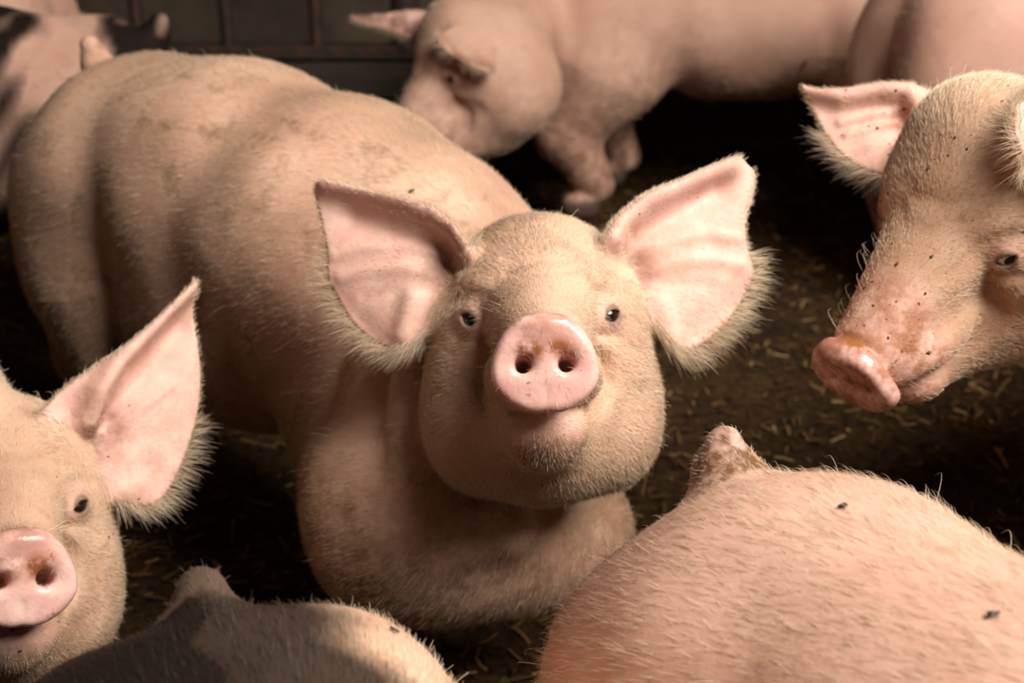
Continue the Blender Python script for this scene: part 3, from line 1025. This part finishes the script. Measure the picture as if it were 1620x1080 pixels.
# ---- the pig at the right edge
Xr = camdir(-.70, .25, -.67)
H_right = head_matrix(Xr, camdir(-.57, -.80, .13))
E_right = at(1508, 358, 1.36)
earRF = Ear([(1262, 138), (1290, 150), (1340, 145), (1390, 134), (1430, 132), (1470, 140), (1500, 165), (1490, 220), (1450, 260), (1430, 288), (1415, 284), (1390, 276), (1352, 263), (1325, 240), (1304, 213), (1288, 182)],
            [([(1440, 200)], -1.8, 1.6), ([(1270, 145), (1330, 158), (1390, 148), (1435, 148), (1450, 175)], 1.5, .7),
             ([(1330, 195), (1400, 178), (1430, 170)], .32, .35), ([(1340, 215), (1420, 190)], .25, .3), ([(1415, 265), (1420, 240)], .5, .6)],
            1.50, camdir(-.25, .20, .95), (1440, 205))
earRN = Ear([(1600, 175), (1596, 205), (1604, 240), (1622, 268), (1660, 290), (1720, 300), (1770, 270), (1790, 200), (1775, 120), (1720, 110), (1650, 135)],
            [([(1600, 180), (1598, 210), (1612, 250)], .9, .6), ([(1650, 205)], -1.6, 2.0)],
            1.27, camdir(.25, .15, .95), (1660, 200))
right_pig = Pig((1.38, 1.88), (-.90, -.40), 1.02, (E_right, H_right, 1.02), (earRF, earRN), neck_mid=(.0, .66, .48))

# ---- rumps in the foreground
near_pig = Pig((.213, .80), (.47, -.88), .92, None, tail=(-.006, -.016, .044), fat=1.06, tail_r=(.026, .015))
dark_pig = Pig((-.157, .652), (.38, -.92), .935, None, tail=(-.004, -.010, .030), fat=.90, tail_r=(.020, .017))

# ---- further pigs
H_far = head_matrix(camdir(-.35, .10, -.93), camdir(-.50, -.84, .12))
E_far = at(703, 122, 2.85)
earFN = Ear([(685, 62), (715, 42), (752, 44), (778, 75), (785, 126), (762, 122), (728, 104), (698, 86)],
            [([(690, 75), (730, 108), (780, 124)], 1.6, 1.3)], 2.74, camdir(.1, .35, .92), (735, 80), .42)
earFF = Ear([(548, 18), (565, 22), (610, 22), (650, 15), (690, 20), (690, 60), (650, 66), (620, 48), (580, 40), (556, 32)],
            [([(550, 20), (620, 40), (660, 50)], -.8, .8)], 2.92, camdir(-.1, .3, .95), (665, 40), .42)
earFN.outer = True
far_pig = Pig((.80, 3.24), (-1, -.06), 1.10, (E_far, H_far, 1.12), (earFN, earFF), neck_mid=(.0, .72, .40), legs=((-.10, 0, -.02), (-.02, 0, .05), (.02, 0), (-.04, 0)), head_k=.07, leg_r=1.25)
rump_pig = Pig((.89, 2.62), (.96, .25), 1.15, None)
spot_pig = Pig((-.73, 2.42), (-1, -.05), .93, None, tail=(0, -.02, .05))
back_pig = Pig((-1.17, 3.12), (-1, .1), 1.0, None)


def add_head(p, down=-.25, turn=0.0):
    """head of a pig whose face the photograph does not show: carried low in front of its shoulders"""
    s = p.s
    sh = p.w((.0, .55, .45))
    fwd = p.R[1] * math.cos(turn) + p.R[0] * math.sin(turn)
    E = sh + fwd * .30 * s + np.array([0, 0, -.02])
    m = fwd + np.array([0, 0, down - .25]); X = np.cross(fwd, [0, 0, 1.0])
    p.head = (E, head_matrix(X, m), s)
    H = p.head[1]
    for sx in (1, -1):
        e = Ear.__new__(Ear)
        e.o = E + (np.array([8.0 * sx, -8, 5.5]) * s / 100) @ H
        e.n = (np.array([.45 * sx, .8, .2])) @ H; e.n /= np.linalg.norm(e.n)
        u = (np.array([sx, -.3, .2])) @ H; u -= e.n * (u @ e.n); e.u = u / np.linalg.norm(u)
        e.v = np.cross(e.n, e.u)
        if e.v @ H[2] < 0: e.v = -e.v
        pl = np.array([(-3, 3), (0, 5), (5, 7), (11, 9), (13.5, 9), (13.5, 5), (13, 0), (10, -4.5), (6, -6.5), (2, -5), (-3, -4)], float) * s
        e.poly = smooth_poly(pl, 2).astype(f32)
        e.rel = [(np.array([(1, 0)], f32), -2.0, 2.0), (np.array([(0, 5), (6, 7), (12, 8.5)], f32), 1.3, .9)]
        e.t = .45; e.rad = 18; e.outer = False
        p.ears.append(e)


for p, a, t in ((near_pig, -.45, -.6), (dark_pig, -.55, .6), (rump_pig, -.5, 0), (spot_pig, -.4, 0), (back_pig, -.5, 0)):
    add_head(p, a, t)


def blob(B, c, r, soft=.25):
    q = (B - np.array(c, f32)) / np.array(r, f32)
    wob = .18 * np.sin(B[:, 0] * 47 + 1) * np.sin(B[:, 1] * 39 + 2) + .1 * np.sin(B[:, 1] * 90 + B[:, 2] * 70)
    return np.clip((1 + wob - np.sqrt((q * q).sum(1))) / soft, 0, 1)


def paint_dark(pig, V, N, B, L, mask, patch):
    patch[:] = np.maximum(patch, np.clip((B[:, 0] + .03 - .25 * np.abs(B[:, 1] + .06) + .012 * np.sin(B[:, 1] * 60 + 1)) / .03, 0, 1))
    patch[:] = np.maximum(patch, .95 * np.clip((B[:, 0] + .122 + .012 * np.sin(B[:, 1] * 31) + .008 * np.sin(B[:, 1] * 83)) / .05, 0, 1))
    patch[:] = np.maximum(patch, blob(B, (-.08, .42, .5), (.16, .12, .2)))
    tl = np.clip((B[:, 2] - .565) / .012, 0, 1) * (B[:, 1] < -.105)
    patch[:] = np.where(tl > 0, .85 * tl + patch * (1 - tl), patch)


def paint_near(pig, V, N, B, L, mask, patch):
    tl = np.clip((B[:, 2] - .585) / .02, 0, 1) * (B[:, 1] < -.105)
    mask[:, 2] = np.maximum(mask[:, 2], tl * 1.0)
    mask[:, 1] = np.maximum(mask[:, 1], .6 * (B[:, 1] < -.11) * np.clip((B[:, 2] - .565) / .01, 0, 1))


def paint_spot(pig, V, N, B, L, mask, patch):
    patch[:] = np.maximum(patch, blob(B, (0, -.10, .54), (.2, .085, .22), .4))
    patch[:] = np.maximum(patch, blob(B, (0, .18, .50), (.3, .16, .4), .4))


def paint_right(pig, V, N, B, L, mask, patch):
    # dung on the crown and over the bridge of the snout
    crown = np.exp(-((L[:, 1] + 9) ** 2) / 20 - ((L[:, 2] - 9) ** 2) / 9 - (L[:, 0] ** 2) / 30)
    nose = np.exp(-((L[:, 1] - 12) ** 2) / 14 - ((L[:, 2] + .6) ** 2) / 5 - (L[:, 0] ** 2) / 12)
    side = np.exp(-((L[:, 1] - 12.5) ** 2) / 14 - ((L[:, 2] + 3) ** 2) / 24)
    mask[:, 2] = np.maximum(mask[:, 2], np.maximum(np.maximum(crown * .8, nose), side))
    mask[:, 2] = np.maximum(mask[:, 2], .22 * (np.linalg.norm(L, axis=1) < 20))
    nz = np.clip((L[:, 1] - 7.5) / 3, 0, 1) * (L[:, 1] < 20)
    mask[:, 1] = np.maximum(mask[:, 1], nz)
    mask[:, 2] = np.maximum(mask[:, 2], nz * .75)


build_pig(main_pig, 'pale pink pig in the middle looking straight up at the camera with both ears spread', M_skin, 230000, .0027, .0075, crumbs=45)
build_pig(left_pig, 'grubby pink pig cut off by the left edge with one big upright ear', M_skin2, 100000, .0028, .011, crumbs=90)
build_pig(right_pig, 'mud-speckled pig at the right edge with its red snout pointing down left', M_skin4, 130000, .0028, .011, paint=paint_right, gaze=tuple(camdir(.35, -.05, .0) * .45), iris=.62, whiskers=160, crumbs=420)
build_pig(near_pig, 'smooth pink rump and short stubby tail in the bottom right corner', M_skin3, 150000, .0055, .0065, paint=paint_near, hair_len=.016, hair_rad=.00013, fine=(np.array([-9] * 3), np.array([9] * 3)))
build_pig(dark_pig, 'black and brown patched rump with grey tail stub at the bottom', M_skin2, 150000, .0065, .0065, paint=paint_dark, hair_len=.017, hair_rad=.00013, fine=(np.array([-9] * 3), np.array([9] * 3)))
build_pig(far_pig, 'blurred pink pig in the background walking left with its head lowered', M_skin3, 16000, .0045, .011, hair_rad=.0002)
build_pig(rump_pig, 'blurred brownish pink rump in the top right corner', M_skin3, 6000, .008, .011, hair_rad=.0003)
build_pig(spot_pig, 'black and pink spotted pig behind the top left rump', M_skin3, 8000, .008, .011, paint=paint_spot, hair_rad=.0003)
build_pig(back_pig, 'blurred pink pig in the far top left corner', M_skin3, 4000, .008, .011, hair_rad=.0003)

# ------------------------------------------------------------------ flies on the backs
M_fly = plain('fly_body', (.018, .012, .010), .4)
M_wing = plain('fly_wing', (.075, .055, .045), .3)


def blob_mesh(c, r, ax):
    """small lengthened body: rings along ax"""
    ax = ax / np.linalg.norm(ax)
    a = np.cross(ax, [0, 0, 1.0]); a /= np.linalg.norm(a); b = np.cross(a, ax)
    V, F = [], []
    for j in range(7):
        t = math.pi * (j + .15) / 6.3
        for i in range(8):
            p = 2 * math.pi * i / 8
            V.append(c - ax * r[0] * math.cos(t) + math.sin(t) * (a * r[1] * math.cos(p) + b * r[1] * math.sin(p)))
    for j in range(6):
        for i in range(8):
            F.append((j * 8 + i, j * 8 + (i + 1) % 8, j * 8 + 8 + (i + 1) % 8, j * 8 + 8 + i))
    F += [tuple(range(7, -1, -1)), tuple(range(48, 56))]
    return V, F


def fly(pig, px, py, turn, size, label):
    bvh = BVHTree.FromPolygons(pig.V.tolist(), pig.F.tolist())
    r = at(px, py, 1.0) - CAM
    hit, n, _, _ = bvh.ray_cast(Vector(CAM), Vector(r).normalized())
    if hit is None: return
    n = np.array(n); p = np.array(hit) + n * .0018 * size
    side = RGT - n * (RGT @ n); side /= np.linalg.norm(side); o2 = np.cross(n, side)
    ax = side * math.cos(turn) + o2 * math.sin(turn); sd = np.cross(n, ax)
    e = empty('fly', p)
    tag(e, label, 'fly', 'flies sitting on the pigs')
    k = size * .001
    for nm, off, rr in (('abdomen', -1.6, (2.4, 1.15)), ('thorax', 1.0, (1.5, 1.1)), ('head', 2.9, (.8, .9))):
        V, F = blob_mesh(ax * off * k + n * .4 * k, np.array(rr) * k, ax)
        mesh_obj(nm, V, F, M_fly, e)
    for sx in (1, -1):
        w = -ax * .93 + sd * sx * .38
        q = np.cross(n, w)
        V = []
        for t, hw in ((0, .2), (.3, .8), (.6, 1.1), (.85, .85), (1, .15)):
            for h in (-1, 1):
                V.append(ax * 1.2 * k + n * (1.25 - .3 * t) * k + w * t * 5.0 * k + q * hw * h * k)
        F = [(2 * i, 2 * i + 1, 2 * i + 3, 2 * i + 2) for i in range(4)]
        o = mesh_obj('wing', V, F, M_wing, e)
        o.modifiers.new('thickness', 'SOLIDIFY').thickness = .0001
        for off in (1.9, 1.0, .2):
            a0 = ax * off * k + sd * sx * .8 * k; a1 = a0 + sd * sx * 1.6 * k + n * .3 * k; a2 = a1 + sd * sx * .9 * k - n * 1.8 * k
            V = []
            for c in (a0, a1, a2):
                V += [c + n * .13 * k, c + ax * .13 * k - n * .07 * k, c - ax * .13 * k - n * .07 * k]
            F = [(3 * j + i, 3 * j + (i + 1) % 3, 3 * j + 3 + (i + 1) % 3, 3 * j + 3 + i) for j in range(2) for i in range(3)]
            mesh_obj('leg', V, F, M_fly, e)


fly(near_pig, 1333, 804, math.pi + .35, 1.0, 'dark fly on the upper back of the bottom right rump')
fly(near_pig, 1573, 975, .05, 1.0, 'dark fly near the right edge on the bottom right rump')
fly(dark_pig, 622, 1000, .1, .9, 'small fly on the patched rump at the bottom')
fly(main_pig, 652, 303, .6, .9, 'fly on the back just behind the middle pig')
fly(far_pig, 1272, 98, .8, 2.0, 'blurred dark fly high on the flank of the background pig')
fly(far_pig, 1234, 155, .2, 2.0, 'blurred dark fly low on the belly of the background pig')
